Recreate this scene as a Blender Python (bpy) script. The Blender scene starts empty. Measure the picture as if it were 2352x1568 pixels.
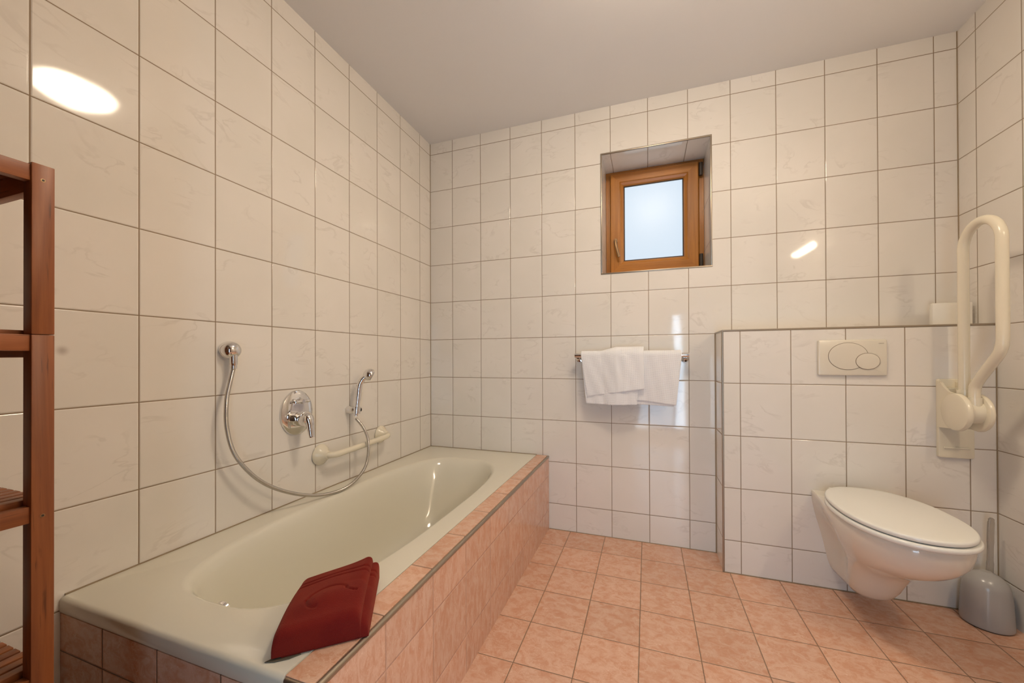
import bpy, bmesh, math, random
from mathutils import Vector, Matrix
random.seed(7)
sc = bpy.context.scene
col = sc.collection
PI = math.pi

# ---------------------------------------------------------------- camera
cam_d = bpy.data.cameras.new('camera')
cam_d.sensor_fit = 'HORIZONTAL'; cam_d.sensor_width = 36.0
cam_d.lens = 882.8937 / 2352 * 36.0
cam_d.shift_y = 35.769 / 2352
cam_d.clip_start = 0.02
cam = bpy.data.objects.new('camera', cam_d); col.objects.link(cam)
RT = Vector((0.94380516, 0.33048168, -0.00369996)); UP = Vector((0.00494616, -0.00293002, 0.99998348)); FW = Vector((-0.33046538, 0.94380786, 0.0044))
cam.matrix_world = Matrix(((RT.x, UP.x, -FW.x, 1.3787), (RT.y, UP.y, -FW.y, -2.2722), (RT.z, UP.z, -FW.z, 1.0264), (0, 0, 0, 1)))
sc.camera = cam

# ---------------------------------------------------------------- world, exposure, light levels
w = bpy.data.worlds.new('world'); sc.world = w; w.use_nodes = True
w.node_tree.nodes['Background'].inputs[0].default_value = (0.62, 0.78, 1.0, 1)
w.node_tree.nodes['Background'].inputs[1].default_value = 0.6
sc.view_settings.view_transform = 'Standard'
try: sc.view_settings.look = 'None'
except Exception: pass
sc.view_settings.gamma = 1.0
sc.view_settings.use_curve_mapping = False
sc.view_settings.exposure = 0.0
CEIL_LAMP = (1.0, 0.825, 0.625); CEIL_POWER = 61.0
MIRROR_LAMP = (1.0, 0.80, 0.57); MIRROR_POWER = 108.0
DAY = (0.55, 0.77, 1.0); WINDOW_GLOW = 0.80; DOOR_GLOW = 7.5; SIDE_GLOW = 17.0

# ---------------------------------------------------------------- room size
RX = 2.694; RY = -2.50; RZ = 2.48           # x 0..RX, y RY..0 (back wall at 0), z 0..RZ

# ================================================================ materials
def new_mat(name):
    m = bpy.data.materials.new(name); m.use_nodes = True
    nt = m.node_tree; b = nt.nodes['Principled BSDF']
    return m, nt, b
def setp(b, **k):
    for n, v in k.items(): b.inputs[n].default_value = v
def nd(nt, typ, **props):
    n = nt.nodes.new(typ)
    for k, v in props.items(): setattr(n, k, v)
    return n
def mth(nt, op, a, b=None, c=None, clamp=False):
    n = nt.nodes.new('ShaderNodeMath'); n.operation = op; n.use_clamp = clamp
    for i, v in enumerate((a, b, c)):
        if v is None: continue
        if isinstance(v, (int, float)): n.inputs[i].default_value = v
        else: nt.links.new(v, n.inputs[i])
    return n.outputs[0]
def maprange(nt, v, a, b, c=0.0, d=1.0, smooth=True):
    n = nt.nodes.new('ShaderNodeMapRange')
    n.interpolation_type = 'SMOOTHSTEP' if smooth else 'LINEAR'
    nt.links.new(v, n.inputs[0])
    for i, q in enumerate((a, b, c, d)): n.inputs[i + 1].default_value = q
    return n.outputs[0]
def mixc(nt, f, a, b, mode='MIX'):
    n = nt.nodes.new('ShaderNodeMix'); n.data_type = 'RGBA'; n.blend_type = mode
    for i, v in ((0, f), (6, a), (7, b)):
        if isinstance(v, (int, float)): n.inputs[i].default_value = v
        elif isinstance(v, tuple): n.inputs[i].default_value = (*v, 1) if len(v) == 3 else v
        else: nt.links.new(v, n.inputs[i])
    return n.outputs[2]
def noise(nt, vec, scale, detail=3, rough=0.5, dist=0.0):
    n = nt.nodes.new('ShaderNodeTexNoise')
    n.inputs['Scale'].default_value = scale; n.inputs['Detail'].default_value = detail
    n.inputs['Roughness'].default_value = rough; n.inputs['Distortion'].default_value = dist
    if vec is not None: nt.links.new(vec, n.inputs['Vector'])
    return n
def objco(nt):
    return nt.nodes.new('ShaderNodeTexCoord').outputs['Object']
def mapping(nt, vec, scale=(1, 1, 1), rot=(0, 0, 0), loc=(0, 0, 0)):
    n = nt.nodes.new('ShaderNodeMapping')
    n.inputs['Scale'].default_value = scale; n.inputs['Rotation'].default_value = rot; n.inputs['Location'].default_value = loc
    nt.links.new(vec, n.inputs['Vector']); return n.outputs[0]
def bump(nt, h, strength, dist, normal=None):
    n = nt.nodes.new('ShaderNodeBump'); n.inputs['Strength'].default_value = strength; n.inputs['Distance'].default_value = dist
    nt.links.new(h, n.inputs['Height'])
    if normal is not None: nt.links.new(normal, n.inputs['Normal'])
    return n.outputs[0]

def tile_mat(name, ua, u0, tw, va, v0, th, kind, grout=(0.25, 0.175, 0.105), gw=0.0028, rough=0.06, dark_spot=None, streak=((0.3, 0.2, 0.6), (1, 1.35, 1.35))):
    """glazed tiles laid on a grid: axis ua/va (0,1,2), first joint u0/v0, tile size tw/th; kind 'white' or 'pink'"""
    m, nt, b = new_mat(name)
    co = objco(nt)
    sep = nd(nt, 'ShaderNodeSeparateXYZ'); nt.links.new(co, sep.inputs[0])
    def axis(a, o, s):
        q = mth(nt, 'DIVIDE', mth(nt, 'SUBTRACT', sep.outputs[a], o), s)
        f = mth(nt, 'FRACT', q)
        return mth(nt, 'MULTIPLY', mth(nt, 'MINIMUM', f, mth(nt, 'SUBTRACT', 1.0, f)), s), mth(nt, 'FLOOR', q)
    if tw: du, iu = axis(ua, u0, tw)
    if th: dv, iv = axis(va, v0, th)
    if tw and th: d = mth(nt, 'MINIMUM', du, dv)
    else: d = du if tw else dv
    mask = maprange(nt, d, gw / 2 - 0.0004, gw / 2 + 0.0004)            # 1 on the tile
    height = maprange(nt, d, gw / 2 - 0.0003, gw / 2 + 0.0028)
    idc = nd(nt, 'ShaderNodeCombineXYZ')
    if tw: nt.links.new(iu, idc.inputs[0])
    if th: nt.links.new(iv, idc.inputs[1])
    wn = nd(nt, 'ShaderNodeTexWhiteNoise'); wn.noise_dimensions = '3D'; nt.links.new(idc.outputs[0], wn.inputs['Vector'])
    # every tile shows another piece of the pattern
    off = nd(nt, 'ShaderNodeVectorMath', operation='MULTIPLY_ADD')
    nt.links.new(wn.outputs['Color'], off.inputs[0]); off.inputs[1].default_value = (9, 9, 9); nt.links.new(co, off.inputs[2])
    pv = off.outputs[0]
    if kind == 'white':
        n1 = noise(nt, mapping(nt, pv, rot=(0.6, 0.5, 0.6), scale=(1, 1, 2.2)), 5.0, 4, 0.55, 0.7)
        vein = maprange(nt, mth(nt, 'ABSOLUTE', mth(nt, 'SUBTRACT', n1.outputs['Fac'], 0.5)), 0.0, 0.032, 1.0, 0.0)
        n2 = noise(nt, pv, 7, 2); sel = maprange(nt, n2.outputs['Fac'], 0.48, 0.66)
        vein = mth(nt, 'MULTIPLY', mth(nt, 'MULTIPLY', vein, sel), 0.20)
        n3 = noise(nt, pv, 3.5, 3); cloud = maprange(nt, n3.outputs['Fac'], 0.3, 0.7)
        c = mixc(nt, cloud, (0.775, 0.735, 0.67), (0.815, 0.77, 0.71))
        c = mixc(nt, vein, c, (0.42, 0.37, 0.30))
        if dark_spot:
            vd = nd(nt, 'ShaderNodeVectorMath', operation='DISTANCE'); nt.links.new(co, vd.inputs[0]); vd.inputs[1].default_value = dark_spot
            c = mixc(nt, maprange(nt, vd.outputs['Value'], 0.0, 0.017, 0.5, 0.0), c, (0.25, 0.17, 0.13))  # small soft-edged dark spot on the tiles
    else:
        mv = mapping(nt, pv, rot=streak[0], scale=streak[1])
        n1 = noise(nt, mv, 25, 5, 0.68, 0.7); f1 = maprange(nt, n1.outputs['Fac'], 0.33, 0.68)
        n2 = noise(nt, mv, 34, 5, 0.65, 1.4)
        vein = maprange(nt, mth(nt, 'ABSOLUTE', mth(nt, 'SUBTRACT', n2.outputs['Fac'], 0.5)), 0.0, 0.030, 1.0, 0.0)
        n4 = noise(nt, pv, 9, 2); sel = maprange(nt, n4.outputs['Fac'], 0.4, 0.62)
        n3 = noise(nt, mv, 60, 3, 0.6, 1.4); fl = maprange(nt, n3.outputs['Fac'], 0.63, 0.70)
        c = mixc(nt, f1, (0.63, 0.335, 0.215), (0.73, 0.48, 0.355))
        c = mixc(nt, mth(nt, 'MULTIPLY', mth(nt, 'MULTIPLY', vein, sel), 0.60), c, (0.80, 0.56, 0.43))
        c = mixc(nt, mth(nt, 'MULTIPLY', fl, 0.5), c, (0.84, 0.64, 0.50))
        tint = mth(nt, 'MULTIPLY_ADD', wn.outputs['Value'], 0.12, 0.94)
        hv = nd(nt, 'ShaderNodeHueSaturation'); nt.links.new(c, hv.inputs['Color']); nt.links.new(tint, hv.inputs['Value']); c = hv.outputs[0]
    c = mixc(nt, mask, grout, c)
    nt.links.new(c, b.inputs['Base Color'])
    r = mth(nt, 'MULTIPLY_ADD', mask, rough - 0.7, 0.7); nt.links.new(r, b.inputs['Roughness'])
    b.inputs['IOR'].default_value = 1.5; b.inputs['Specular IOR Level'].default_value = 0.4
    # laid slightly out of true: each tile tips a little
    geo = nd(nt, 'ShaderNodeNewGeometry')
    t1 = nd(nt, 'ShaderNodeVectorMath', operation='SUBTRACT'); nt.links.new(wn.outputs['Color'], t1.inputs[0]); t1.inputs[1].default_value = (0.5, 0.5, 0.5)
    t2 = nd(nt, 'ShaderNodeVectorMath', operation='MULTIPLY_ADD'); nt.links.new(t1.outputs[0], t2.inputs[0]); t2.inputs[1].default_value = (0.012,) * 3; nt.links.new(geo.outputs['Normal'], t2.inputs[2])
    t3 = nd(nt, 'ShaderNodeVectorMath', operation='NORMALIZE'); nt.links.new(t2.outputs[0], t3.inputs[0])
    wv = noise(nt, co, 6, 1)
    nb = bump(nt, wv.outputs['Fac'], 0.05, 0.02, t3.outputs[0])
    nt.links.new(bump(nt, height, 1.0, 0.0011, nb), b.inputs['Normal'])
    return m

def plain(name, color, rough=0.4, metal=0.0, spec=0.5, coat=0.0, **k):
    m, nt, b = new_mat(name)
    setp(b, **{'Base Color': (*color, 1), 'Roughness': rough, 'Metallic': metal, 'Specular IOR Level': spec, 'Coat Weight': coat})
    # slight unevenness of the finish
    n = noise(nt, objco(nt), 40, 2)
    nt.links.new(mth(nt, 'MULTIPLY_ADD', n.outputs['Fac'], min(0.06, rough * 0.4), rough - min(0.03, rough * 0.2)), b.inputs['Roughness'])
    for q, v in k.items(): b.inputs[q].default_value = v
    return m
def wood(name, axis, c1, c2, rough=0.45, grain=14, rng=1.0):
    m, nt, b = new_mat(name)
    oi = nd(nt, 'ShaderNodeObjectInfo')
    off = nd(nt, 'ShaderNodeVectorMath', operation='MULTIPLY_ADD')
    cr = nd(nt, 'ShaderNodeCombineXYZ')
    for i in range(3): nt.links.new(oi.outputs['Random'], cr.inputs[i])
    nt.links.new(cr.outputs[0], off.inputs[0]); off.inputs[1].default_value = (7, 11, 5); nt.links.new(objco(nt), off.inputs[2])
    s = [grain * 2.2] * 3; s[axis] = grain * 0.12
    v = mapping(nt, off.outputs[0], scale=tuple(s))
    n1 = noise(nt, v, 1.0, 5, 0.6, 0.8); n2 = noise(nt, v, 5.0, 3, 0.6, 0.3)
    f = maprange(nt, n1.outputs['Fac'], 0.30, 0.72)
    c = mixc(nt, f, c1, c2)
    pore = maprange(nt, n2.outputs['Fac'], 0.60, 0.72, 0, 0.6 * rng)
    c = mixc(nt, pore, c, tuple(q * 0.35 for q in c1))
    hv = nd(nt, 'ShaderNodeHueSaturation'); nt.links.new(c, hv.inputs['Color'])
    nt.links.new(mth(nt, 'MULTIPLY_ADD', oi.outputs['Random'], 0.3, 0.85), hv.inputs['Value'])
    nt.links.new(hv.outputs[0], b.inputs['Base Color']); b.inputs['Roughness'].default_value = rough
    nt.links.new(bump(nt, n2.outputs['Fac'], 0.25, 0.0006), b.inputs['Normal'])
    return m
def glow(name, color, strength):
    m, nt, b = new_mat(name)
    setp(b, **{'Base Color': (0.8, 0.8, 0.8, 1), 'Roughness': 0.3})
    if strength < 2: setp(b, **{'Base Color': (0.12, 0.12, 0.12, 1), 'Specular IOR Level': 0.25})
    b.inputs['Emission Color'].default_value = (*color, 1); b.inputs['Emission Strength'].default_value = strength
    return m

# joints measured on the walls
ZV, ZH = 0.155, 0.25                        # rows of white tiles
M = {}
M['wall_left'] = tile_mat('white_tile_left_wall', 1, -0.1271, 0.208, 2, ZV, ZH, 'white', dark_spot=(0, -1.737, 1.051))
M['wall_back'] = tile_mat('white_tile_back_wall', 0, 0.1677, 0.2038, 2, ZV, ZH, 'white')
M['wall_right'] = tile_mat('white_tile_right_wall', 1, -0.0999, 0.2102, 2, ZV, ZH, 'white')
M['tile_rows'] = tile_mat('white_tile_rows_only', 0, 0, 0, 2, ZV, ZH, 'white')
M['tile_cols'] = tile_mat('white_tile_columns_only', 0, 0.1677, 0.2038, 1, 0, 0, 'white')
M['floor'] = tile_mat('pink_tile_floor', 0, 0.7466, 0.2007, 1, 0.0189, 0.2119, 'pink', rough=0.16, grout=(0.19, 0.125, 0.075), gw=0.0026)
M['panel_side'] = tile_mat('pink_tile_bath_side', 1, -0.1026, 0.2057, 2, 0.121, 0.200, 'pink', streak=((0.35, 0, 0), (1, 2.0, 0.75)), rough=0.16, grout=(0.55, 0.33, 0.24), gw=0.0022)
M['panel_end'] = tile_mat('pink_tile_bath_end', 0, 0.177, 0.199, 2, 0.107, 0.200, 'pink', rough=0.16, grout=(0.16, 0.10, 0.06))
M['panel_top'] = tile_mat('pink_tile_bath_ledge', 1, -0.0800, 0.2083, 0, 0, 0, 'pink', rough=0.16, grout=(0.24, 0.14, 0.09))
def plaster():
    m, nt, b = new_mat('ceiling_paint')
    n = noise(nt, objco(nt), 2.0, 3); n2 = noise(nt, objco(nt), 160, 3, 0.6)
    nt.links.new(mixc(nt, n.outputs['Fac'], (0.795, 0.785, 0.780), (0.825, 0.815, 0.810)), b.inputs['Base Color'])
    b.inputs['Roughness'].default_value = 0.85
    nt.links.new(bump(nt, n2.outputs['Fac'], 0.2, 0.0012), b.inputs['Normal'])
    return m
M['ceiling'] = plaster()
M['sealant'] = plain('brown_sealant', (0.33, 0.25, 0.16), 0.6)
M['trim'] = plain('metal_edge_profile', (0.40, 0.34, 0.27), 0.36, metal=0.9)
M['chrome'] = plain('chrome', (0.80, 0.79, 0.78), 0.06, metal=1.0)
M['dark_rubber'] = plain('dark_plastic', (0.02, 0.018, 0.015), 0.4)
M['tub'] = plain('bathtub_enamel', (0.75, 0.72, 0.61), 0.10, coat=0.3)
M['ceramic'] = plain('white_ceramic', (0.77, 0.73, 0.64), 0.08, coat=0.4)
M['seat'] = plain('white_seat_plastic', (0.82, 0.82, 0.775), 0.16)
M['cream'] = plain('cream_plastic', (0.80, 0.735, 0.585), 0.21)
M['plate'] = plain('flush_plate_plastic', (0.74, 0.685, 0.575), 0.20)
M['gap'] = plain('shadow_gap_plastic', (0.20, 0.15, 0.10), 0.6)
M['letter'] = plain('grey_print', (0.36, 0.31, 0.25), 0.6)
M['paper'] = plain('white_card', (0.80, 0.76, 0.68), 0.7)
M['grey_plastic'] = plain('grey_plastic', (0.40, 0.39, 0.375), 0.22)
M['clear_grey'] = plain('pale_grey_plastic', (0.66, 0.63, 0.58), 0.20)
M['clear_grey'].node_tree.nodes['Principled BSDF'].inputs['Transmission Weight'].default_value = 0.85
M['bronze'] = plain('bronze_metal', (0.36, 0.23, 0.12), 0.36, metal=0.9)
M['black'] = plain('dark_hinge_cap', (0.035, 0.024, 0.016), 0.45)
for i, a in enumerate('xyz'):
    M['teak_' + a] = wood('oiled_teak_' + a, i, (0.20, 0.058, 0.017), (0.34, 0.112, 0.034), 0.42)
    M['oak_' + a] = wood('varnished_oak_' + a, i, (0.35, 0.125, 0.015), (0.47, 0.185, 0.026), 0.34, 16, 0.5)
M['pane'] = glow('frosted_daylit_glass', (0.745, 0.905, 1.06), WINDOW_GLOW)
M['door_glow_pane'] = glow('door_fill_glow', DAY, DOOR_GLOW)
M['side_pane'] = glow('bright_door_glass', DAY, SIDE_GLOW)
M['lamp_glow'] = glow('ceiling_lamp_glass', CEIL_LAMP, CEIL_POWER)
M['tube_glow'] = glow('mirror_lamp_tube', MIRROR_LAMP, MIRROR_POWER)
M['door_wood'] = wood('door_wood', 2, (0.34, 0.2, 0.1), (0.45, 0.28, 0.15), 0.4, 9, 0.4)
M['dark_wood'] = wood('dark_unseen_wall', 2, (0.05, 0.027, 0.014), (0.09, 0.048, 0.024), 0.5, 8, 0.5)  # unseen front wall kept dark to cut bounce on the tub end
def hose_mat():
    m, nt, b = new_mat('ribbed_hose_metal')
    setp(b, **{'Base Color': (0.56, 0.53, 0.49, 1), 'Metallic': 0.9, 'Roughness': 0.22})
    return m
M['hose'] = hose_mat()
def waffle(bands=()):
    m, nt, b = new_mat('white_waffle_cotton')
    uv = nd(nt, 'ShaderNodeUVMap').outputs[0]
    s = nd(nt, 'ShaderNodeSeparateXYZ'); nt.links.new(uv, s.inputs[0])
    def saw(o, p):
        q = mth(nt, 'FRACT', mth(nt, 'DIVIDE', o, p)); return mth(nt, 'ABSOLUTE', mth(nt, 'MULTIPLY_ADD', q, 2.0, -1.0))
    h = mth(nt, 'MAXIMUM', saw(s.outputs[0], 0.0095), saw(s.outputs[1], 0.0095))
    for lo, hi in bands:                     # flat hem bands without the waffle weave
        inb = mth(nt, 'MULTIPLY', maprange(nt, s.outputs[0], lo - .003, lo + .001), maprange(nt, s.outputs[0], hi - .001, hi + .003, 1, 0))
        h = mth(nt, 'MULTIPLY_ADD', inb, mth(nt, 'SUBTRACT', 0.75, h), h)
    n = noise(nt, objco(nt), 900, 2)
    hh = mth(nt, 'MULTIPLY_ADD', n.outputs['Fac'], 0.3, mth(nt, 'POWER', h, 1.5))
    c = mixc(nt, maprange(nt, h, 0.2, 0.95), (0.80, 0.80, 0.81), (0.87, 0.865, 0.87))
    nt.links.new(c, b.inputs['Base Color']); b.inputs['Roughness'].default_value = 0.95; b.inputs['Specular IOR Level'].default_value = 0.1
    b.inputs['Sheen Weight'].default_value = 0.2
    nt.links.new(bump(nt, hh, 0.42, 0.0018), b.inputs['Normal'])
    return m
M['waffle'] = waffle(); M['waffle_hem'] = waffle(((.180, .215), (.312, .345)))
def terry():
    m, nt, b = new_mat('dark_red_terry')
    n = noise(nt, objco(nt), 650, 2, 0.7); n2 = noise(nt, objco(nt), 14, 3)
    c = mixc(nt, n.outputs['Fac'], (0.10, 0.0055, 0.006), (0.19, 0.014, 0.011))
    c = mixc(nt, maprange(nt, n2.outputs['Fac'], 0.35, 0.7, 0, 0.4), c, (0.21, 0.019, 0.011))
    nt.links.new(c, b.inputs['Base Color']); b.inputs['Roughness'].default_value = 0.95; b.inputs['Specular IOR Level'].default_value = 0.08
    b.inputs['Sheen Weight'].default_value = 0.35; b.inputs['Sheen Tint'].default_value = (0.9, 0.3, 0.2, 1)
    nt.links.new(bump(nt, n.outputs['Fac'], 0.7, 0.0022), b.inputs['Normal'])
    return m
M['terry'] = terry()
M['loop'] = plain('dark_wedge_grey', (0.10, 0.085, 0.06), 0.8)  # dark grey of the thin wedge at the mat corner

# ================================================================ mesh helpers
def transform(g, mat):
    return [mat @ Vector(v) for v in g[0]], g[1]
def g_box(lo, hi, b=0.0, seg=2):
    bm = bmesh.new(); bmesh.ops.create_cube(bm, size=1)
    for v in bm.verts: v.co = Vector([lo[i] + (v.co[i] + .5) * (hi[i] - lo[i]) for i in range(3)])
    if b: bmesh.ops.bevel(bm, geom=bm.edges[:], offset=b, segments=seg, profile=0.5, affect='EDGES')
    vs = [v.co.copy() for v in bm.verts]; bm.verts.index_update()
    fs = [[v.index for v in f.verts] for f in bm.faces]; bm.free(); return vs, fs
def g_loft(rings, cap0=True, cap1=True, closed=True):
    n = len(rings[0]); vs = [Vector(p) for r in rings for p in r]; fs = []
    m = n if closed else n - 1
    for i in range(len(rings) - 1):
        for j in range(m):
            a, b_ = i * n + j, i * n + (j + 1) % n
            fs.append([a, b_, b_ + n, a + n])
    if cap0: fs.append(list(range(n))[::-1])
    if cap1: fs.append([(len(rings) - 1) * n + j for j in range(n)])
    return vs, fs
def g_tube(path, r, n=16, caps=True, up=None):
    """r number or list; parallel transport frame"""
    P = [Vector(p) for p in path]; R = r if isinstance(r, (list, tuple)) else [r] * len(P)
    T = [(P[min(i + 1, len(P) - 1)] - P[max(i - 1, 0)]).normalized() for i in range(len(P))]
    u = Vector(up) if up else (Vector((0, 0, 1)) if abs(T[0].z) < .9 else Vector((1, 0, 0)))
    rings = []
    for p, t, q in zip(P, T, R):
        u = (u - t * u.dot(t)).normalized(); v = t.cross(u)
        qa, qb = q if isinstance(q, tuple) else (q, q)
        rings.append([p + u * (qa * math.cos(2 * PI * k / n)) + v * (qb * math.sin(2 * PI * k / n)) for k in range(n)])
    return g_loft(rings, caps, caps)
def g_lathe(prof, origin, axis, n=40, sx=1.0, up=(0, 0, 1)):
    """prof: (radius, distance along axis); sx squashes across 'up'"""
    a = Vector(axis).normalized(); u = Vector(up); u = (u - a * u.dot(a))
    if u.length < 1e-4: u = Vector((1, 0, 0)) - a * a.x
    u.normalize(); v = a.cross(u); o = Vector(origin)
    rings = [[o + a * h + u * (r * math.cos(2 * PI * k / n)) + v * (sx * r * math.sin(2 * PI * k / n)) for k in range(n)] for r, h in prof]
    return g_loft(rings)
def g_prism(poly, axis, lo, hi):
    """extrude a 2D polygon (other two axes in order) along axis"""
    def pt(p, d):
        q = [0, 0, 0]; o = [i for i in range(3) if i != axis]; q[o[0]], q[o[1]] = p; q[axis] = d; return q
    return g_loft([[pt(p, lo) for p in poly], [pt(p, hi) for p in poly]])
def smooth_path(pts, n=8):
    P = [Vector(p) for p in pts]; out = []
    for i in range(len(P) - 1):
        p0, p1, p2, p3 = P[max(i - 1, 0)], P[i], P[i + 1], P[min(i + 2, len(P) - 1)]
        for k in range(n):
            t = k / n
            out.append(0.5 * ((2 * p1) + (p2 - p0) * t + (2 * p0 - 5 * p1 + 4 * p2 - p3) * t * t + (3 * p1 - p0 - 3 * p2 + p3) * t ** 3))
    out.append(P[-1]); return out
def obj(name, geos, mat, parent=None, smooth=True, angle=35, matidx=None, label=None):
    """geos: list of (verts, faces); joined into one mesh object"""
    if isinstance(geos, tuple): geos = [geos]
    V = []; F = []
    for vs, fs in geos:
        o = len(V); V += [tuple(v) for v in vs]; F += [[i + o for i in f] for f in fs]
    me = bpy.data.meshes.new(name); me.from_pydata(V, [], F); me.update()
    bm = bmesh.new(); bm.from_mesh(me); bmesh.ops.recalc_face_normals(bm, faces=bm.faces); bm.to_mesh(me); bm.free()
    mats = mat if isinstance(mat, list) else [mat]
    for q in mats: me.materials.append(q)
    if matidx:
        for p in me.polygons: p.material_index = matidx(p)
    if smooth:
        me.polygons.foreach_set('use_smooth', [True] * len(me.polygons))
        me.set_sharp_from_angle(angle=math.radians(angle))
    o = bpy.data.objects.new(name, me); col.objects.link(o)
    if parent:
        o.parent = parent; o.matrix_parent_inverse = Matrix.Translation(-parent.location)
    if label: o['label'] = label
    return o
def thing(name, label, cat, loc=(0, 0, 0), group=None):
    e = bpy.data.objects.new(name, None); col.objects.link(e); e.location = loc; e.empty_display_size = 0.05
    e['label'] = label; e['category'] = cat
    if group: e['group'] = group
    return e
def tag(o, label, cat, group=None):
    o['label'] = label; o['category'] = cat
    if group: o['group'] = group
    return o
def struct(name, geos, mat, label=None, parent=None, **k):
    o = obj(name, geos, mat, parent, **k)
    if not parent: o['kind'] = 'structure'
    if label: o['label'] = label
    return o
def struct_root(name, loc):
    e = bpy.data.objects.new(name, None); col.objects.link(e); e.location = loc; e['kind'] = 'structure'; e.empty_display_size = 0.05
    return e

# ================================================================ the room
WX0, WX1, WZ0, WZ1, WD = 1.139, 1.703, 1.519, 2.205, 0.24     # window recess in the back wall
T = 0.15
struct('floor', g_box((-T, -3.0, -T), (RX + T, 0, 0)), M['floor'], 'salmon pink marbled square floor tiles', smooth=False)
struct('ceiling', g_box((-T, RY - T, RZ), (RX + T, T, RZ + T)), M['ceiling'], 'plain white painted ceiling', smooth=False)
struct('wall_left', g_box((-T, RY, 0), (0, 0, RZ)), M['wall_left'], 'glossy white marbled tile wall beside the bathtub', smooth=False)
struct('wall_right', g_box((RX, RY, 0), (RX + T, 0, RZ)), M['wall_right'], 'glossy white marbled tile wall at the right', smooth=False)
struct('wall_front', [g_box((0, RY - .05, 0), (0.95, -2.262, RZ)), g_box((0, -3.0, 0), (1.20, RY, RZ)), g_box((1.80, -3.0, 0), (RX, RY, RZ)), g_box((1.20, -3.0, 2.02), (1.80, RY, RZ)), g_box((1.20, -3.06, 0), (1.80, -2.99, 2.02))], M['dark_wood'], smooth=False)  # first block added out of view to darken the tub end
# back wall: four slabs round the recess (their inner faces are the tiled reveals)
back = [g_box((-T, 0, -T), (WX0, WD + .06, RZ)), g_box((WX1, 0, -T), (RX + T, WD + .06, RZ)),
        g_box((WX0, 0, -T), (WX1, WD + .06, WZ0)), g_box((WX0, 0, WZ1), (WX1, WD + .06, RZ))]
def back_idx(p):
    c = p.center
    if abs(p.normal.x) > .9: return 1
    if abs(p.normal.z) > .9: return 2
    return 0
struct('wall_back', back, [M['wall_back'], M['tile_rows'], M['tile_cols']], 'glossy white marbled tile wall with the small window', smooth=False, matidx=back_idx)
# low wall carrying the toilet
CX, CY, CZ = 1.722, -0.19, 1.158
struct('wall_low', g_box((CX, CY, 0), (RX, 0, CZ)), [M['wall_back'], M['tile_rows'], M['tile_cols']],
       'half height white tiled wall behind the toilet', smooth=False, matidx=back_idx)
# metal edge profiles
def qround(p, q, r=0.005): return g_tube([p, q], r, 10)
struct('trim_1', [qround((CX + .002, CY + .002, 0), (CX + .002, CY + .002, CZ)), qround((CX + .002, CY + .002, CZ - .001), (RX, CY + .002, CZ - .001)),
                  qround((CX + .002, CY, CZ - .001), (CX + .002, 0, CZ - .001))], M['trim'], 'metal edge profile of the half height wall')
e = 0.0045
def ringbar(x0, x1, z0, z1, y, t, d):
    return [g_box((x0 - t, y - d, z0 - t), (x1 + t, y, z0), .001), g_box((x0 - t, y - d, z1), (x1 + t, y, z1 + t), .001),
            g_box((x0 - t, y - d, z0), (x0, y, z1), .001), g_box((x1, y - d, z0), (x1 + t, y, z1), .001)]
struct('trim_2', ringbar(WX0, WX1, WZ0, WZ1, 0.004, 0.008, 0.007), M['trim'], 'metal edge profile round the window recess')
# joints in the corners
struct('trim_3', [g_box((0, -.003, .44), (.003, 0, RZ)), g_box((RX - .003, -.003, CZ), (RX, 0, RZ)), g_box((RX - .003, CY - .003, 0), (RX, CY, CZ)),
                  g_box((CX - .004, -.003, 0), (CX, 0, CZ)), g_box((.82, -.003, 0), (CX, 0, .003)), g_box((CX, CY - .003, 0), (RX, CY, .003))], M['sealant'])

# ---- window (fixed frame, sash, pane, handle, hinges)
win = struct_root('window_1', ((WX0 + WX1) / 2, WD, WZ0)); win['label'] = 'small oak framed frosted window in the back wall'
def mitre(x0, x1, z0, z1, wd, prof):
    """picture-frame with profile points (inset 0..wd, y): loft round four mitred corners"""
    rings = []
    for s, y in prof:
        rings.append([(x0 + s, y, z0 + s), (x1 - s, y, z0 + s), (x1 - s, y, z1 - s), (x0 + s, y, z1 - s)])
    vs = []; fs = []
    n = 4
    for r in rings: vs += [Vector(p) for p in r]
    L = len(rings)
    for i in range(L):
        for j in range(n):
            a, b_ = i * n + j, i * n + (j + 1) % n; c, d = ((i + 1) % L) * n + (j + 1) % n, ((i + 1) % L) * n + j
            fs.append([a, b_, c, d])
    return vs, fs
def oak_idx(p):
    return 0 if abs(p.normal.x) > .9 else 1
def frame_obj(name, x0, x1, z0, z1, wd, prof, parent, label=None):
    # horizontal members carry grain along x, upright members along z
    o = obj(name, mitre(x0, x1, z0, z1, wd, prof), [M['oak_z'], M['oak_x']], parent, angle=25, label=label)
    cx, cz = (x0 + x1) / 2, (z0 + z1) / 2
    for p in o.data.polygons:
        dx = min(p.center.x - x0, x1 - p.center.x); dz = min(p.center.z - z0, z1 - p.center.z)
        p.material_index = 1 if dz < dx else 0
    return o
frame_obj('window_frame', WX0 + .001, WX1 - .001, WZ0 + .001, WZ1 - .001, .05, [(0, WD + .05), (0, WD - .0), (.024, WD - .0), (.028, WD + .004), (.05, WD + .012), (.05, WD + .05)], win)
SX0, SX1, SZ0, SZ1 = 1.168, 1.672, 1.556, 2.186
sw = SX1 - SX0
sash = frame_obj('sash', SX0, SX1, SZ0, SZ1, .08, [(0, WD + .02), (0, WD - .018), (.004, WD - .022), (.056, WD - .022), (.060, WD - .016), (.074, WD - .010), (.080, WD - .002), (.080, WD + .03)], win)
obj('pane_shadow_line', ringbar(SX0 + .086, SX1 - .086, SZ0 + .086, SZ1 - .086, WD + .008, .0065, .008), M['black'], win)  # dark strips stand in for the shadow line round the glass
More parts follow.
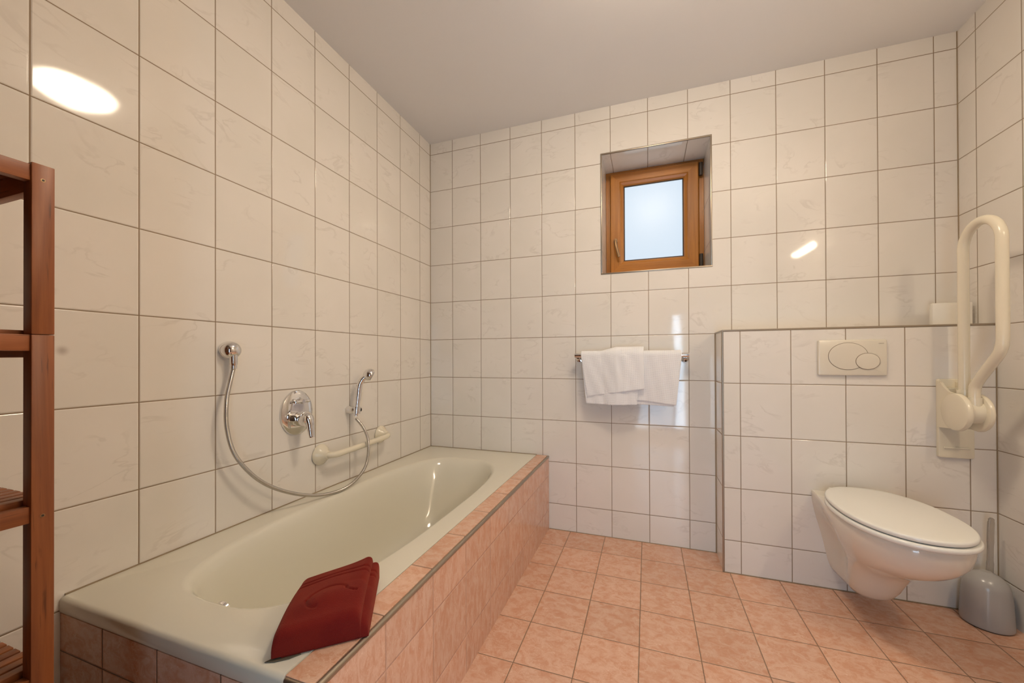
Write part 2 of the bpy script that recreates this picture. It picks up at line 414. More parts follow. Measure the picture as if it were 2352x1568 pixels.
pane = obj('pane', g_box((SX0 + .079, WD + .004, SZ0 + .079), (SX1 - .079, WD + .012, SZ1 - .079)), M['pane'], win, smooth=False, label='frosted glass pane lit by daylight')
hx, hz = 1.199, 1.760
h = obj('handle', [g_lathe([(.0, 0), (.017, 0), (.017, .006), (.015, .009), (0, .009)], (hx, WD - .022, hz), (0, -1, 0), 24, .72),
                   g_tube([(hx, WD - .03, hz - .004), (hx, WD - .055, hz - .004)], .009, 14),
                   g_tube(smooth_path([(hx, WD - .052, hz), (hx + .003, WD - .058, hz - .03), (hx + .012, WD - .058, hz - .07), (hx + .022, WD - .056, hz - .108)], 6), [(.0085, .0085)] * 18 + [(.0075, .0075)], 14)], M['bronze'], win, label='bronze window handle')
for zc in (2.135, 1.60):
    obj('hinge', [g_tube([(SX1 + .012, WD - .022, zc - .037), (SX1 + .012, WD - .022, zc + .037)], .0105, 16), g_box((SX1 + .002, WD - .02, zc - .03), (SX1 + .024, WD - .003, zc + .03), .002)], M['black'], win, label='black hinge cap')

# ---- wall behind the camera: unseen deep doorway and daylit glass door, shaped for blue fill
DX0, DX1, DZ1, DY = 1.20, 1.80, 2.02, -2.95
dr = struct_root('door_1', (1.5, DY, 0))
obj('door_frame', [g_box((DX0, DY - .02, .001), (DX0 + .04, DY + .04, DZ1), .003), g_box((DX1 - .012, DY - .02, .001), (DX1, DY + .04, DZ1), .003), g_box((DX0 + .04, DY - .02, 1.58), (DX1 - .012, DY + .04, DZ1), .003),
                   g_box((1.655, DY - .02, .12), (1.685, DY + .04, 1.58), .003), g_box((DX0 + .04, DY - .02, .001), (DX1 - .012, DY + .04, .12), .003), g_box((DX0 + .04, DY - .02, 1.05), (1.655, DY + .04, 1.58), .003)], M['door_wood'], dr)
obj('door_glow_pane', g_box((DX0 + .038, DY + .005, .119), (1.656, DY + .015, 1.051)), M['door_glow_pane'], dr, smooth=False)  # wide unseen pane added for blue fill on the back wall
obj('door_glow_pane', g_box((1.684, DY + .005, .119), (DX1 - .011, DY + .015, 1.581)), M['side_pane'], dr, smooth=False)

# ---- lamps (both outside the picture, seen as reflections in the glaze)
lamp = thing('ceiling_lamp', 'round white glass dome lamp on the ceiling above the bathroom floor', 'lamp', (1.44, -1.12, RZ))
obj('base', g_lathe([(0, 0), (.165, 0), (.165, .018), (.155, .022), (0, .022)], (1.44, -1.12, RZ - .001), (0, 0, -1), 48), M['cream'], lamp)
obj('glass_dome', g_lathe([(.152, .0)] + [(.152 * math.cos(a), .075 * math.sin(a)) for a in [PI / 2 * k / 8 for k in range(1, 8)]] + [(.005, .075)], (1.44, -1.12, RZ - .022), (0, 0, -1), 40), M['lamp_glow'], lamp)
ml = thing('mirror_lamp', 'warm strip lamp on the right wall behind the camera', 'lamp', (RX, -1.57, 1.92))
obj('bracket', g_box((RX - .045, -1.73, 1.905), (RX - .001, -1.41, 1.945), .006), M['chrome'], ml)
obj('tube', g_tube([(RX - .07, -1.76, 1.925), (RX - .07, -1.38, 1.925)], .022, 20), M['tube_glow'], ml)

# ================================================================ bathtub and its tiled panel
ZR = 0.44; TW = 0.742; TL = 1.742
def tub():
    N = 144
    def outer(t, inset, z):
        x0, x1, y0, y1 = inset * 0 + .001, TW - .001, -TL + inset, -.001
        cx, cy = .378, -.925
        dx, dy = math.cos(t), math.sin(t)
        # point on a rectangle by the angle of the inner curve
        k = 1e9
        if dx > 1e-9: k = min(k, (x1 - cx) / dx)
        if dx < -1e-9: k = min(k, (x0 - cx) / dx)
        if dy > 1e-9: k = min(k, (y1 - cy) / dy)
        if dy < -1e-9: k = min(k, (y0 - cy) / dy)
        return (cx + dx * k, cy + dy * k, z)
    def inner(t, cx, cy, a, bn, bf, z, ex):
        dx, dy = math.cos(t), math.sin(t); b = bf if dy > 0 else bn
        k = (abs(dx / a) ** ex + abs(dy / b) ** ex) ** (-1 / ex)
        return (cx + dx * k, cy + dy * k, z)
    # angles: dense at the rectangle's corners so they stay sharp
    cx, cy = .378, -.925
    ang = [2 * PI * k / N for k in range(N)]
    for X, Y in ((.001, -.001), (TW - .001, -.001), (.001, -TL), (TW - .001, -TL)):
        a = math.atan2(Y - cy, X - cx) % (2 * PI); i = min(range(N), key=lambda j: abs(ang[j] - a)); ang[i] = a
    rings = []
    for inset, z in ((.010, ZR - .040), (.002, ZR - .039), (0, ZR - .034), (0, ZR - .010), (.003, ZR - .004), (.010, ZR)):
        rings.append([outer(t, inset, z) for t in ang])
    prof = [  # a, near, far, z, cx shift, exponent
        (.292, .715, .712, ZR), (.286, .708, .703, ZR - .001), (.279, .700, .692, ZR - .006), (.272, .692, .680, ZR - .016),
        (.264, .683, .664, ZR - .04), (.250, .665, .628, ZR - .11), (.236, .648, .585, ZR - .19), (.222, .630, .540, ZR - .265),
        (.206, .607, .500, ZR - .32), (.180, .570, .455, ZR - .355), (.145, .51, .40, ZR - .372), (.10, .40, .31, ZR - .378), (.05, .2, .16, ZR - .380), (.006, .03, .03, ZR - .381)]
    for k, (a, bn, bf, z) in enumerate(prof):
        rings.append([inner(t, cx, cy, a, bn, bf, z, 3.1 if k < 9 else 2.6) for t in ang])
    return g_loft(rings, cap0=False, cap1=True)
bt = thing('bathtub', 'long off-white enamel bathtub set into the corner behind salmon tiles', 'bathtub', (.37, -.87, 0))
obj('basin', tub(), M['tub'], bt, angle=50)
obj('overflow', [g_lathe([(0, 0), (.034, 0), (.034, .004), (.029, .009), (.020, .010), (.018, .022), (.024, .024), (.024, .032), (.015, .036), (0, .036)], (.372, -1.624, ZR - .050), (0, 1, .25), 28)], M['chrome'], bt, label='chrome overflow knob')
obj('drain', g_lathe([(0, 0), (.035, 0), (.034, .003), (.026, .004), (0, .004)], (.378, -1.05, ZR - .379), (0, 0, 1), 28), M['chrome'], bt)
obj('sealant', [g_box((.0005, -TL + .01, ZR - .001), (.004, -.004, ZR + .003)), g_box((.0005, -.004, ZR - .001), (TW, -.0005, ZR + .003))], M['sealant'], bt)

pn = thing('bath_surround', 'salmon pink marbled tile panel and ledge enclosing the bathtub', 'bath panel', (.78, -.87, 0))
PX = 0.818
obj('side_panel', g_box((TW + .03, -TL + .01, 0.0), (PX, -.0035, ZR - .012)), M['panel_side'], pn, smooth=False)
obj('end_panel', g_box((.001, -TL + .002, 0.0), (TW + .028, -TL + .03, ZR - .041)), M['panel_end'], pn, smooth=False)
obj('ledge', g_box((TW + .001, -TL + .006, ZR - .012), (PX - .010, -.0035, ZR + .0005), .0008), M['panel_top'], pn, smooth=False)
tr = [g_tube([(PX - .004, -TL + .004, ZR - .006), (PX - .004, -.004, ZR - .006)], .0068, 14),
      g_tube([(TW + .004, -TL + .004, ZR - .006), (PX - .004, -TL + .004, ZR - .006)], .0055, 14),
      g_tube([(PX - .004, -TL + .006, 0.0), (PX - .004, -TL + .006, ZR - .006)], .006, 14)]
obj('edge_trim', tr, M['trim'], pn, label='dull metal edge trim')

# ================================================================ shower and bath fittings on the left wall
# wall outlet
OY, OZ = -1.337, 1.060
so = thing('shower_outlet', 'round chrome wall outlet feeding the shower hose', 'shower fitting', (0, OY, OZ))
obj('escutcheon', g_lathe([(0, 0), (.030, 0), (.031, .006), (.032, .016), (.030, .028), (.024, .038), (.014, .045), (0, .047)], (.0005, OY, OZ), (1, 0, -.05), 40), M['chrome'], so)
obj('nozzle', g_lathe([(0, 0), (.0125, 0), (.0125, .035), (.0105, .040), (.0105, .052), (0, .052)], (.032, OY, OZ - .012), (0, 0, -1), 24), M['chrome'], so)
# hose
hp = [(.032, OY, .998), (.034, -1.352, .94), (.046, -1.370, .885), (.05, -1.371, .794), (.053, -1.341, .692), (.060, -1.258, .586), (.072, -1.142, .507), (.088, -1.008, .457),
      (.098, -.870, .451), (.105, -.768, .510), (.104, -.742, .614), (.078, -.740, .685), (.050, -.766, .742)]
path = smooth_path(hp, 24)
# resample evenly so the ribs have one pitch
acc = [0]
for a, b_ in zip(path, path[1:]): acc.append(acc[-1] + (b_ - a).length)
pitch = 0.00062; n = int(acc[-1] / pitch); res = []; j = 0
for i in range(n + 1):
    s = i * pitch
    while j < len(acc) - 2 and acc[j + 1] < s: j += 1
    res.append(path[j].lerp(path[j + 1], min(1, (s - acc[j]) / max(1e-9, acc[j + 1] - acc[j]))))
hose = obj('shower_hose', [g_tube(res, [(.0071 if (i // 2) % 2 else .0066) for i in range(len(res))], 10),
                           ], M['hose'], angle=80)
tag(hose, 'ribbed metal shower hose hanging in a loop from the wall outlet', 'hose')
# holder and hand shower
HY, HZ = -.762, .780
ho = thing('shower_holder', 'small chrome bracket holding up the hand shower', 'shower fitting', (0, HY, HZ))
obj('arm', g_lathe([(0, 0), (.0195, 0), (.020, .004), (.0195, .020), (.0185, .040), (.015, .045), (0, .046)], (.0005, HY, HZ), (1, 0, 0), 28), M['chrome'], ho)
obj('clip', g_lathe([(.0145, -.016), (.0175, -.016), (.018, .016), (.0148, .016), (.0145, -.016)][:-1], (.050, HY + .002, HZ), (0, .12, 1), 24), M['chrome'], ho)
obj('knob', g_lathe([(0, 0), (.010, 0), (.010, .007), (.007, .010), (0, .010)], (.050, HY + .020, HZ), (0, 1, 0), 20), M['dark_rubber'], ho, label='black side knob')
hs = thing('hand_shower', 'chrome hand shower with a small round head in its bracket', 'hand shower', (.05, HY, HZ))
obj('handle', g_tube(smooth_path([(.050, HY - .003, HZ - .028), (.051, HY, HZ), (.053, HY + .006, HZ + .05), (.055, HY + .009, HZ + .09), (.060, HY + .012, HZ + .125), (.071, HY + .020, HZ + .150), (.085, HY + .032, HZ + .166)], 6),
                     [.0085] * 3 + [.0095] * 3 + [.0115] * 6 + [.0132] * 6 + [.0138] * 6 + [.0135] * 6 + [.0125] * 6 + [.012], 18), M['chrome'], hs)
hd = Vector((.090, HY + .040, HZ + .172)); ha = Vector((.62, .62, -.48)).normalized()
obj('head', g_lathe([(0, -.026), (.014, -.024), (.024, -.016), (.030, -.004), (.0315, .006), (.030, .012), (.026, .015), (0, .016)], hd, ha, 36), M['chrome'], hs)
obj('spray_face', g_lathe([(0, 0), (.024, 0), (.023, .003), (0, .0035)], hd + ha * .0155, ha, 28), M['grey_plastic'], hs, label='grey spray face')
# mixer
MY, MZ = -1.058, .806
mx = thing('bath_mixer', 'chrome single lever bath mixer on an oval wall plate', 'tap', (0, MY, MZ))
obj('wall_plate', g_lathe([(0, 0), (.093, 0), (.0935, .003), (.091, .008), (.082, .012), (.04, .0145), (0, .015)], (.0005, MY, MZ), (1, 0, 0), 64, .82), M['chrome'], mx)
dv = obj('diverter', [g_lathe([(0, 0), (.011, 0), (.011, .022), (.008, .03), (0, .03)], (.012, MY, MZ + .048), (1, 0, 0), 22),
                      g_lathe([(0, -.032), (.0065, -.031), (.0075, -.026), (.006, -.018), (.0062, .018), (.0078, .026), (.0065, .031), (0, .032)], (.036, MY, MZ + .048), (0, 1, 0), 20)], M['chrome'], mx)
obj('body', g_lathe([(0, 0), (.029, 0), (.029, .016), (.0275, .018), (.0275, .036), (.0285, .038), (.0285, .060), (.024, .072), (.012, .078), (0, .079)], (.012, MY - .012, MZ - .024), (1, 0, 0), 36), M['chrome'], mx)
LY = MY - .012
lv = smooth_path([(.064, LY, MZ - .014), (.078, LY, MZ - .019), (.086, LY + .001, MZ - .036), (.0905, LY + .002, MZ - .062), (.095, LY + .003, MZ - .095)], 7)
obj('lever', g_tube(lv, [(.025 - .0155 * (i / (len(lv) - 1)) ** .8, .025 - .0125 * (i / (len(lv) - 1)) ** .8) for i in range(len(lv))], 22, up=(1, 0, .3)), M['chrome'], mx)
# grab bar
gb = thing('grab_bar', 'short cream plastic grab bar low on the wall over the bathtub', 'grab bar', (0, -.73, .61))
g0, g1 = (-.934, .602), (-.525, .617)
obj('bar', g_tube(smooth_path([(.030, g0[0], g0[1]), (.052, g0[0] + .006, g0[1]), (.066, g0[0] + .026, g0[1]), (.072, g0[0] + .06, g0[1] + .002), (.074, -.73, .609), (.072, g1[0] - .06, g1[1] - .002), (.066, g1[0] - .022, g1[1]), (.052, g1[0] - .004, g1[1]), (.02, g1[0], g1[1])], 8), .0135, 20), M['cream'], gb)
for (yy, zz) in (g0, g1):
    obj('flange', g_lathe([(0, 0), (.046, 0), (.047, .004), (.044, .011), (.032, .022), (.022, .034), (.016, .046), (0, .047)], (.0005, yy, zz), (1, .05, 0), 40), M['cream'], gb)

# ================================================================ towel rail and white towels
BY, BZ = -.068, 1.043
rl = thing('towel_rail', 'chrome towel rail on the wall below the window', 'towel rail', (1.29, 0, BZ))
obj('bar', g_tube([(.990, BY, BZ), (1.588, BY, BZ)], .0125, 22), M['chrome'], rl)
for x in (1.006, 1.572):
    obj('mount', [g_lathe([(0, 0), (.022, 0), (.022, .006), (.012, .009), (.0105, .06), (0, .06)], (x, -.0005, BZ - .016), (0, -1, .12), 26)], M['chrome'], rl)
def drape(name, label, x0, x1, layers, radius, bulge, seed, mat='waffle'):
    """cloth hung over the rail; each layer: (front bottom z at 3 stations, back bottom z, extra radius, side slants)"""
    rnd = random.Random(seed); V = []; F = []; UV = []
    for (zf, zb, er, sl, sr, fx0, fx1) in layers:
        nu, nv = 64, 90; base = len(V)
        for i in range(nu + 1):
            u = i / nu; xx = x0 + (x1 - x0) * (fx0 + (fx1 - fx0) * u)
            r = radius(xx) + er
            zfront = (zf[0] * (1 - 2 * u) + zf[1] * 2 * u) if u < .5 else (zf[1] * (2 - 2 * u) + zf[2] * (2 * u - 1))
            Lf = BZ - zfront; Lb = BZ - zb; La = PI * r; tot = Lf + La + Lb
            for j in range(nv + 1):
                s = tot * j / nv
                if s < Lf: y, z, hang = BY - r, zfront + s, (Lf - s) / .28
                elif s < Lf + La:
                    a = (s - Lf) / r; y, z, hang = BY - r * math.cos(a), BZ + r * math.sin(a), 0
                else: y, z, hang = BY + r * .75 + r * .25 * max(0, 1 - (s - Lf - La) / .05), BZ - (s - Lf - La), (s - Lf - La) / .28
                front = s < Lf
                x = xx + (sl * (1 - u) - sr * u) * max(0, hang)
                if front:
                    y += -.010 * math.sin(u * 5.3 + seed) * min(1, hang) + .016 * hang * hang * .5 - bulge(xx, hang)
                    y = min(y, BY + .045)
                y += .0012 * math.sin(xx * 90 + s * 30 + seed)
                V.append((x, min(y, -.006), z)); UV.append((xx - x0, s))
        for i in range(nu):
            for j in range(nv):
                a = base + i * (nv + 1) + j; F.append([a, a + 1, a + nv + 2, a + nv + 1])
    me = bpy.data.meshes.new(name); me.from_pydata(V, [], F); me.update()
    uvl = me.uv_layers.new(name='UVMap')
    for lp in me.loops: uvl.data[lp.index].uv = UV[lp.vertex_index]
    me.materials.append(M[mat]); me.polygons.foreach_set('use_smooth', [True] * len(me.polygons))
    o = bpy.data.objects.new(name, me); col.objects.link(o)
    sm = o.modifiers.new('thick', 'SOLIDIFY'); sm.thickness = .0045; sm.offset = 0
    bv = o.modifiers.new('soft', 'SUBSURF'); bv.levels = 0; bv.render_levels = 1
    tag(o, label, 'towel', 'white waffle towels on the rail'); return o
# right towel lies under the left one
drape('hand_towel', 'white waffle towel hanging at the right end of the rail, partly covered', 1.216, 1.552,
      [((.802, .795, .778), .80, .010, .0, .030, 0, 1), ((.778, .775, .772), .79, .004, .004, .030, 0.02, .97)], lambda x: .0145, lambda x, h: 0.0, 2)
drape('hand_towel', 'white waffle towel hanging at the left end of the rail, overlapping the other', 1.028, 1.364,
      [((.811, .838, .862), .80, .010, .040, -.002, 0, 1), ((.771, .770, .775), .79, .004, .026, .012, .0, .93)], lambda x: .0150 + .021 * max(0, min(1, (x - 1.14) / .08)),
      lambda x, h: .004 * math.exp(-((x - 1.265) / .02) ** 2) * (1 if h > 0 else 0), 5, 'waffle_hem')

# ================================================================ flush plate
fp = thing('flush_plate', 'cream rectangular flush plate with two oval buttons above the toilet', 'flush plate', (2.2225, CY, 1.026))
def ellipse(cx, cz, a, b, n=72): return [(cx + a * math.cos(2 * PI * k / n), cz + b * math.sin(2 * PI * k / n)) for k in range(n)]
def rounded_slab(x0, x1, z0, z1, y0, y1, r, bev):
    def rr(i):
        q = []
        for cx, cz, a0 in ((x1 - r, z1 - r, 0), (x0 + r, z1 - r, 90), (x0 + r, z0 + r, 180), (x1 - r, z0 + r, 270)):
            for k in range(7):
                a = math.radians(a0 + 15 * k); q.append((cx + (r - i) * math.cos(a), cz + (r - i) * math.sin(a)))
        return q
    rg = []
    for i, y in ((0, y0), (0, y1 + bev), (bev * .3, y1 + bev * .3), (bev, y1)):
        rg.append([(p[0], y, p[1]) for p in rr(min(i, r * .95))])
    return g_loft(rg)
obj('plate', rounded_slab(2.1015, 2.3455, .948, 1.104, CY - .0005, CY - .013, .006, .005), M['plate'], fp)
def button(cx, cz, a, b, y):
    rg = []
    for k, (s, yy) in enumerate(((1, CY - .012), (1, y + .0012), (.985, y + .0003), (.95, y), (.6, y - .0007), (.1, y - .001))):
        rg.append([(p[0], yy, p[1]) for p in ellipse(cx, cz, a * s, b * s)])
    return g_loft(rg)
def rim(cx, cz, a, b, y):
    return g_tube([(p[0], y, p[1]) for p in ellipse(cx, cz, a, b)] + [(cx + a, y, cz)], .0011, 8, caps=False)
b1 = obj('flush_button', button(2.209, 1.032, .0705, .0585, CY - .0150), M['plate'], fp, label='large oval button')
obj('rim', rim(2.209, 1.032, .0708, .0588, CY - .0134), M['gap'], b1)
b2 = obj('flush_button', button(2.277, 1.0100, .0415, .0345, CY - .0172), M['plate'], fp, label='small oval button')
obj('rim', rim(2.277, 1.0100, .0418, .0348, CY - .0158), M['gap'], b2)
tc = bpy.data.curves.new('lettering', 'FONT'); tc.body = 'GEBERIT'; tc.size = .0052; tc.extrude = .0002; tc.align_x = 'CENTER'
to = bpy.data.objects.new('lettering', tc); col.objects.link(to)
me = bpy.data.meshes.new_from_object(to.evaluated_get(bpy.context.evaluated_depsgraph_get())); bpy.data.objects.remove(to)
me.transform(Matrix.Translation((2.3245, CY - .0131, 1.0845)) @ Matrix.Rotation(PI / 2, 4, 'X'))
me.materials.clear(); me.materials.append(M['letter'])
lo = bpy.data.objects.new('lettering', me); col.objects.link(lo); lo.parent = fp; lo.matrix_parent_inverse = Matrix.Translation(-fp.location)

# ================================================================ toilet
TX = 2.2225
tl = thing('toilet', 'white wall hung toilet with closed oval lid', 'toilet', (TX, CY, 0))
def outline(wb, wd, dm, df, z, dip=0.0, n=40, d0=0.0, ex=2.1):
    pts = []
    for k in range(n + 1):                       # front arc, left to right
        a = PI * k / n; c, s = math.cos(a), math.sin(a)
        pts.append((-wd * math.copysign(abs(c) ** (2 / ex), c), dm + (df - dm) * abs(s) ** (2 / ex)))
    back = []
    for k in range(1, 13):
        t = k / 12; d = dm + (d0 - dm) * t; f = .5 - .5 * math.cos(PI * t)
        back.append((wd + (wb - wd) * f - dip * math.sin(PI * min(1, t * 1.0)) , d))
    pts = pts + back + [(-x, d) for x, d in back[::-1]]
    return [(TX + x, CY - d, z) for x, d in pts]
bw = [(.145, .168, .30, .535, .432, 0), (.147, .172, .30, .541, .428, 0), (.147, .173, .30, .543, .415, 0), (.145, .172, .30, .541, .395, .004), (.141, .167, .295, .53, .365, .012), (.135, .157, .285, .505, .335, .022),
      (.128, .142, .27, .465, .305, .032), (.120, .124, .25, .41, .275, .036), (.112, .108, .225, .345, .245, .032), (.104, .096, .20, .30, .21, .024), (.096, .087, .18, .268, .17, .015),
      (.088, .079, .16, .245, .13, .008), (.078, .070, .14, .222, .10, .004), (.064, .058, .12, .195, .080, 0), (.045, .042, .11, .165, .070, 0), (.02, .02, .09, .12, .067, 0)]
obj('bowl', g_loft([outline(a, b_, c, d, z, dp, d0=.0005) for a, b_, c, d, z, dp in bw]), M['ceramic'], tl, angle=60)
def oval(wd, d0, dm, df, z, ex=2.15, n=88):
    q = []
    for k in range(n):
        a = 2 * PI * k / n; c, s = math.cos(a), math.sin(a); L = (df - dm) if s > 0 else (dm - d0)
        e2 = ex if s > 0 else 2.3
        q.append((TX + wd * math.copysign(abs(c) ** (2 / e2), c), CY - (dm + L * math.copysign(abs(s) ** (2 / e2), s)), z))
    return q
def slab_oval(wd, d0, df, z0, z1, r, dome):
    dm = d0 + (df - d0) * .52; rg = []
    for k in range(5):
        a = PI / 2 * k / 4; i = r * (1 - math.sin(a)); rg.append(oval(wd - i, d0 + i, dm, df - i, z0 + r * (1 - math.cos(a))))
    for k in range(5):
        a = PI / 2 * k / 4; i = r * (1 - math.cos(a)); rg.append(oval(wd - i, d0 + i, dm, df - i, z1 - r + r * math.sin(a)))
    for s in (.9, .7, .45, .2, .03):
        rg.append([(TX + (p[0] - TX) * s, CY - dm + (p[1] - CY + dm) * s, z1 + dome * (1 - s * s)) for p in oval(wd - r, d0 + r, dm, df - r, 0)])
    return g_loft(rg)
obj('seat', slab_oval(.178, .040, .562, .4335, .4505, .0075, 0), M['seat'], tl, angle=60)
obj('lid', slab_oval(.1725, .030, .556, .4535, .4690, .0065, .006), M['seat'], tl, angle=60)
for s in (-1, 1):
    obj('hinge', g_tube([(TX + s * .075 - .02, CY - .033, .446), (TX + s * .075 + .02, CY - .033, .446)], .012, 18), M['seat'], tl)

# ================================================================ fold-up support rail
fr = thing('support_rail', 'cream fold-up support rail standing upright beside the toilet', 'support rail', (2.54, CY, .78))
obj('mounting_plate', [rounded_slab(2.508, 2.619, .616, .937, CY - .0005, CY - .016, .008, .005), g_box((2.523, CY - .021, .655), (2.604, CY - .015, .662), .002)], M['cream'], fr)
HC = (-.308, .815); UX = 2.538
for x0, x1 in ((2.494, 2.516), (2.556, 2.575)):
    t = x1 - x0
    disc = g_lathe([(0, 0), (.064, 0), (.070, .003), (.0725, .009), (.0725, t - .006), (.070, t - .002), (.064, t), (0, t)], (x0, HC[0], HC[1]), (1, 0, 0), 48)
    hood = [(CY - .010, HC[1] - .075), (CY - .010, HC[1] + .112), (CY - .030, HC[1] + .110), (CY - .048, HC[1] + .092), (CY - .070, HC[1] + .076), (HC[0] + .010, HC[1] + .0695), (HC[0] - .005, HC[1] + .068), (HC[0] - .005, HC[1] - .068), (HC[0] + .020, HC[1] - .068)]
    obj('hinge_cheek', [disc, g_prism(hood, 0, max(x0 + .003, 2.505), x1 - .002)], M['cream'], fr)
obj('hinge_body', [g_lathe([(0, 0), (.045, 0), (.045, .043), (0, .043)], (2.515, HC[0] - .012, HC[1] + .004), (1, 0, 0), 40), g_tube([(UX, HC[0] + .018, HC[1] + .02), (UX, HC[0] + .018, HC[1] + .085)], .0215, 22),
                   g_tube([(UX, HC[0] - .030, HC[1] + .02), (UX, HC[0] - .030, HC[1] + .060)], .0205, 22), g_box((2.515, CY - .05, HC[1] + .02), (2.557, CY - .012, HC[1] + .088), .004)], M['cream'], fr)
ty0, ty1, tz = -.290, -.463, 1.436
arc = [(UX, (ty0 + ty1) / 2 + (ty0 - ty1) / 2 * math.cos(a), tz + .090 * math.sin(a)) for a in [PI * k / 16 for k in range(17)]]
rp = [(UX, ty0, .86), (UX, ty0, .95), (UX, ty0, 1.2), (UX, ty0, 1.40)] + arc + [(UX, ty1, 1.40), (UX, ty1, 1.2), (UX, ty1, 1.095), (UX, ty1 + .006, 1.058), (UX, ty1 + .022, 1.030), (UX, -.395, .980), (UX, -.358, .938), (UX, -.341, .908), (UX, -.338, .86)]
obj('rail', g_tube(smooth_path(rp, 4), .0162, 24), M['cream'], fr)

# ---- card box on the low wall
bx = obj('paper_box', g_box((2.549, -.100, CZ + .003), (2.679, -.074, CZ + .102), .004), M['paper'])
tag(bx, 'small plain white card box on the half height wall behind the support rail', 'box')

# ================================================================ toilet brush
BX, BYc = 2.609, -.268
br = thing('toilet_brush', 'grey dome shaped toilet brush holder in the corner by the toilet', 'toilet brush', (BX, BYc, 0))
pr = [(0, .0), (.069, .0), (.0705, .003), (.0705, .010), (.0685, .06), (.066, .11), (.063, .135)] + [(.063 * math.cos(a), .135 + .062 * math.sin(a)) for a in [PI / 2 * k / 10 for k in range(1, 9)]] + [(.015, .198), (0, .198)]
obj('holder', g_lathe(pr, (BX, BYc, .004), (0, 0, 1), 48), M['grey_plastic'], br)
obj('foot_ring', g_lathe([(0, 0), (.066, 0), (.068, .003), (0, .004)], (BX, BYc, .0005), (0, 0, 1), 40), M['dark_rubber'], br, label='black foot ring')
hb = smooth_path([(BX + .016, BYc + .01, .190), (BX + .018, BYc + .01, .23), (BX + .02, BYc + .011, .30), (BX + .022, BYc + .012, .36), (BX + .024, BYc + .012, .405)], 6)
obj('handle', g_tube(hb, [(.011, .007)] * 7 + [(.0095, .006)] * 6 + [(.0105, .006)] * 6 + [(.0105, .006)] * 3 + [(.009, .005)] * 2 + [(.004, .003)], 16), M['clear_grey'], br, label='translucent grey handle')

# ================================================================ red bath mat
def bath_mat():
    fl = Vector((.689, -1.722, 0)); fr_ = Vector((.811, -1.616, 0))      # front corners on the rim
    bl = Vector((.580, -1.552, 0)); brr = Vector((.690, -1.428, 0))
    def pos(u, v): return (fl * (1 - u) + fr_ * u) * (1 - v) + (bl * (1 - u) + brr * u) * v
    def top(u, v):
        z = ZR + .053 + .006 * math.sin(PI * u) * (1 - v) + .012 * math.sin(PI * min(1, v * 1.1)) - .004 * math.sin(u * 4 + v * 3)
        z += .027 * max(0, v - .50) / .50 * (u ** 3.2) + .010 * math.exp(-((u - .5) / .28) ** 2 - ((v - .30) / .13) ** 2)
        # hem grooves and the stitched motif
        g = 0
        for vv in (.70, .79):
            wv = vv + .022 * math.sin(u * 6.0 - .6) * u
            g += math.exp(-((v - wv) / .012) ** 2)
        for (cu, cv, a, b_, s0, s1) in ((.52, .33, .24, .15, 10, 175), (.42, .36, .16, .16, 185, 275), (.93, .42, .20, .11, 190, 262)):
            du, dv2 = (u - cu) / a, (v - cv) / b_; rr2 = math.hypot(du, dv2); an = math.degrees(math.atan2(dv2, du)) % 360
            if s0 < an < s1: g += .9 * math.exp(-((rr2 - 1) / .09) ** 2)
        z -= .0042 * min(1.2, g)
        return z
    nu, nv = 110, 90; geos = []
    def layer(u0, u1, zlo, zoff, v1, shift):
        # closed cushion: a fold in front and at the sides, open layers behind
        rows = []
        for j in range(nv + 1):
            v = j / nv * v1
            row = []
            for i in range(nu + 1):
                u = u0 + (u1 - u0) * i / nu; p = pos(u, v)
                e = min(i, nu - i) / nu * .19; ef = v * .19
                rnd = lambda d, r: r - math.sqrt(max(0, r * r - (r - min(d, r)) ** 2))
                drop = rnd(e, .020) + rnd(ef, .016) * .9 + rnd((v1 - v) * .19, .014)
                zt = top(u, v) + zoff - min(drop, .05)
                row.append((p.x + shift[0], p.y + shift[1], max(zt, zlo + .004)))
            rows.append(row)
        # underside
        vs = [Vector(q) for r in rows for q in r]; fs = []
        W = nu + 1
        for j in range(nv):
            for i in range(nu): a = j * W + i; fs.append([a, a + 1, a + W + 1, a + W])
        o = len(vs)
        for j in range(nv + 1):
            for i in range(W): q = rows[j][i]; vs.append(Vector((q[0], q[1], zlo)))
        for j in range(nv):
            for i in range(nu): a = o + j * W + i; fs.append([a, a + W, a + W + 1, a + 1])
        def side(idx):
            for a, b_ in zip(idx, idx[1:]): fs.append([a, b_, b_ + o, a + o])
        side([i for i in range(W)]); side([nu + j * W for j in range(nv + 1)]); side([nv * W + i for i in range(W)][::-1]); side([j * W for j in range(nv + 1)][::-1])
        return vs, fs
    geos.append(layer(0, 1, ZR + .006, 0, 1.0, (0, 0)))
    geos.append(layer(.06, 1.055, ZR + .0025, -.020, .985, (.004, .006)))
    return geos
bm_ = obj('bath_mat', bath_mat(), M['terry'], angle=70)
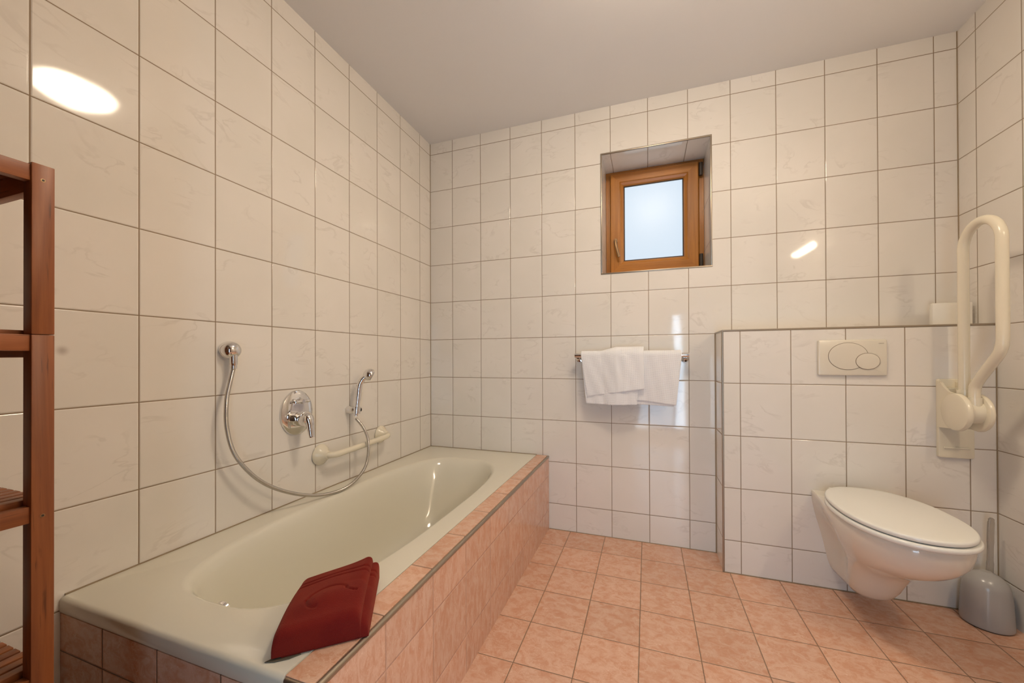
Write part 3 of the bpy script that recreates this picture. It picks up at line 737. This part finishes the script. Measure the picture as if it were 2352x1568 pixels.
tag(bm_, 'folded dark red terry bath mat on the bathtub corner', 'bath mat')

lp = []
for z in (ZR + .0006, ZR + .0024):
    lp.append([(.679, -1.7275, z), (.688, -1.710, z), (.708, -1.688, z), (.728, -1.688, z), (.716, -1.705, z), (.696, -1.721, z)])
obj('dark_wedge', g_loft(lp), M['loop'], bm_, label='dark grey flat wedge under the mat corner')  # thin dark wedge lying flat at the front corner of the mat

# ================================================================ teak shelf unit at the foot of the bath
sh = thing('shelf_unit', 'tall open teak shelf unit with slatted shelves at the left edge', 'shelf', (.155, -2.05, 0))
X0, X1, Y0, Y1, PT = .012, .286, -2.245, -1.858, .0305
for (px, py) in ((X1 - PT, Y1 - PT), (X1 - PT, Y0), (X0, Y1 - PT), (X0, Y0)):
    for z0, z1 in ((0.0, 1.0755), (1.0763, 1.402)):
        obj('post', g_box((px, py, z0), (px + PT, py + PT, z1), .0016), M['teak_z'], sh)
for ztop in (1.398, 1.0755, .751, .427, .103):
    for px in (X1 - .024, X0 + .004):
        obj('side_rail', g_box((px, Y0 + PT, ztop - .031), (px + .020, Y1 - PT, ztop), .0012), M['teak_y'], sh)
    for py in (Y1 - .022, Y0 + .006):
        obj('end_rail', g_box((X0 + PT, py, ztop - .043), (X1 - PT, py + .016, ztop - .006), .0012), M['teak_x'], sh)
    ns = 8; xa, xb = X0 + .028, X1 - .030; pw = (xb - xa) / ns
    for k in range(ns):
        obj('slat', g_box((xa + k * pw + .003, Y0 + .004, ztop - .0055), (xa + (k + 1) * pw - .003, Y1 - .004, ztop + .009), .0015), M['teak_y'], sh)
# screw holes on the visible front post
for zz in (1.372, .730):
    obj('screw', g_lathe([(.0014, .0), (.0030, .0), (.0034, .0006), (.0015, .0007)], (X1 - .0002, Y1 - PT * .52, zz), (1, 0, 0), 16), M['bronze'], sh)
    obj('screw_hole', g_lathe([(0, 0), (.0019, 0), (.0019, .0012), (0, .0012)], (X1 - .0001, Y1 - PT * .52, zz), (1, 0, 0), 14), M['black'], sh)
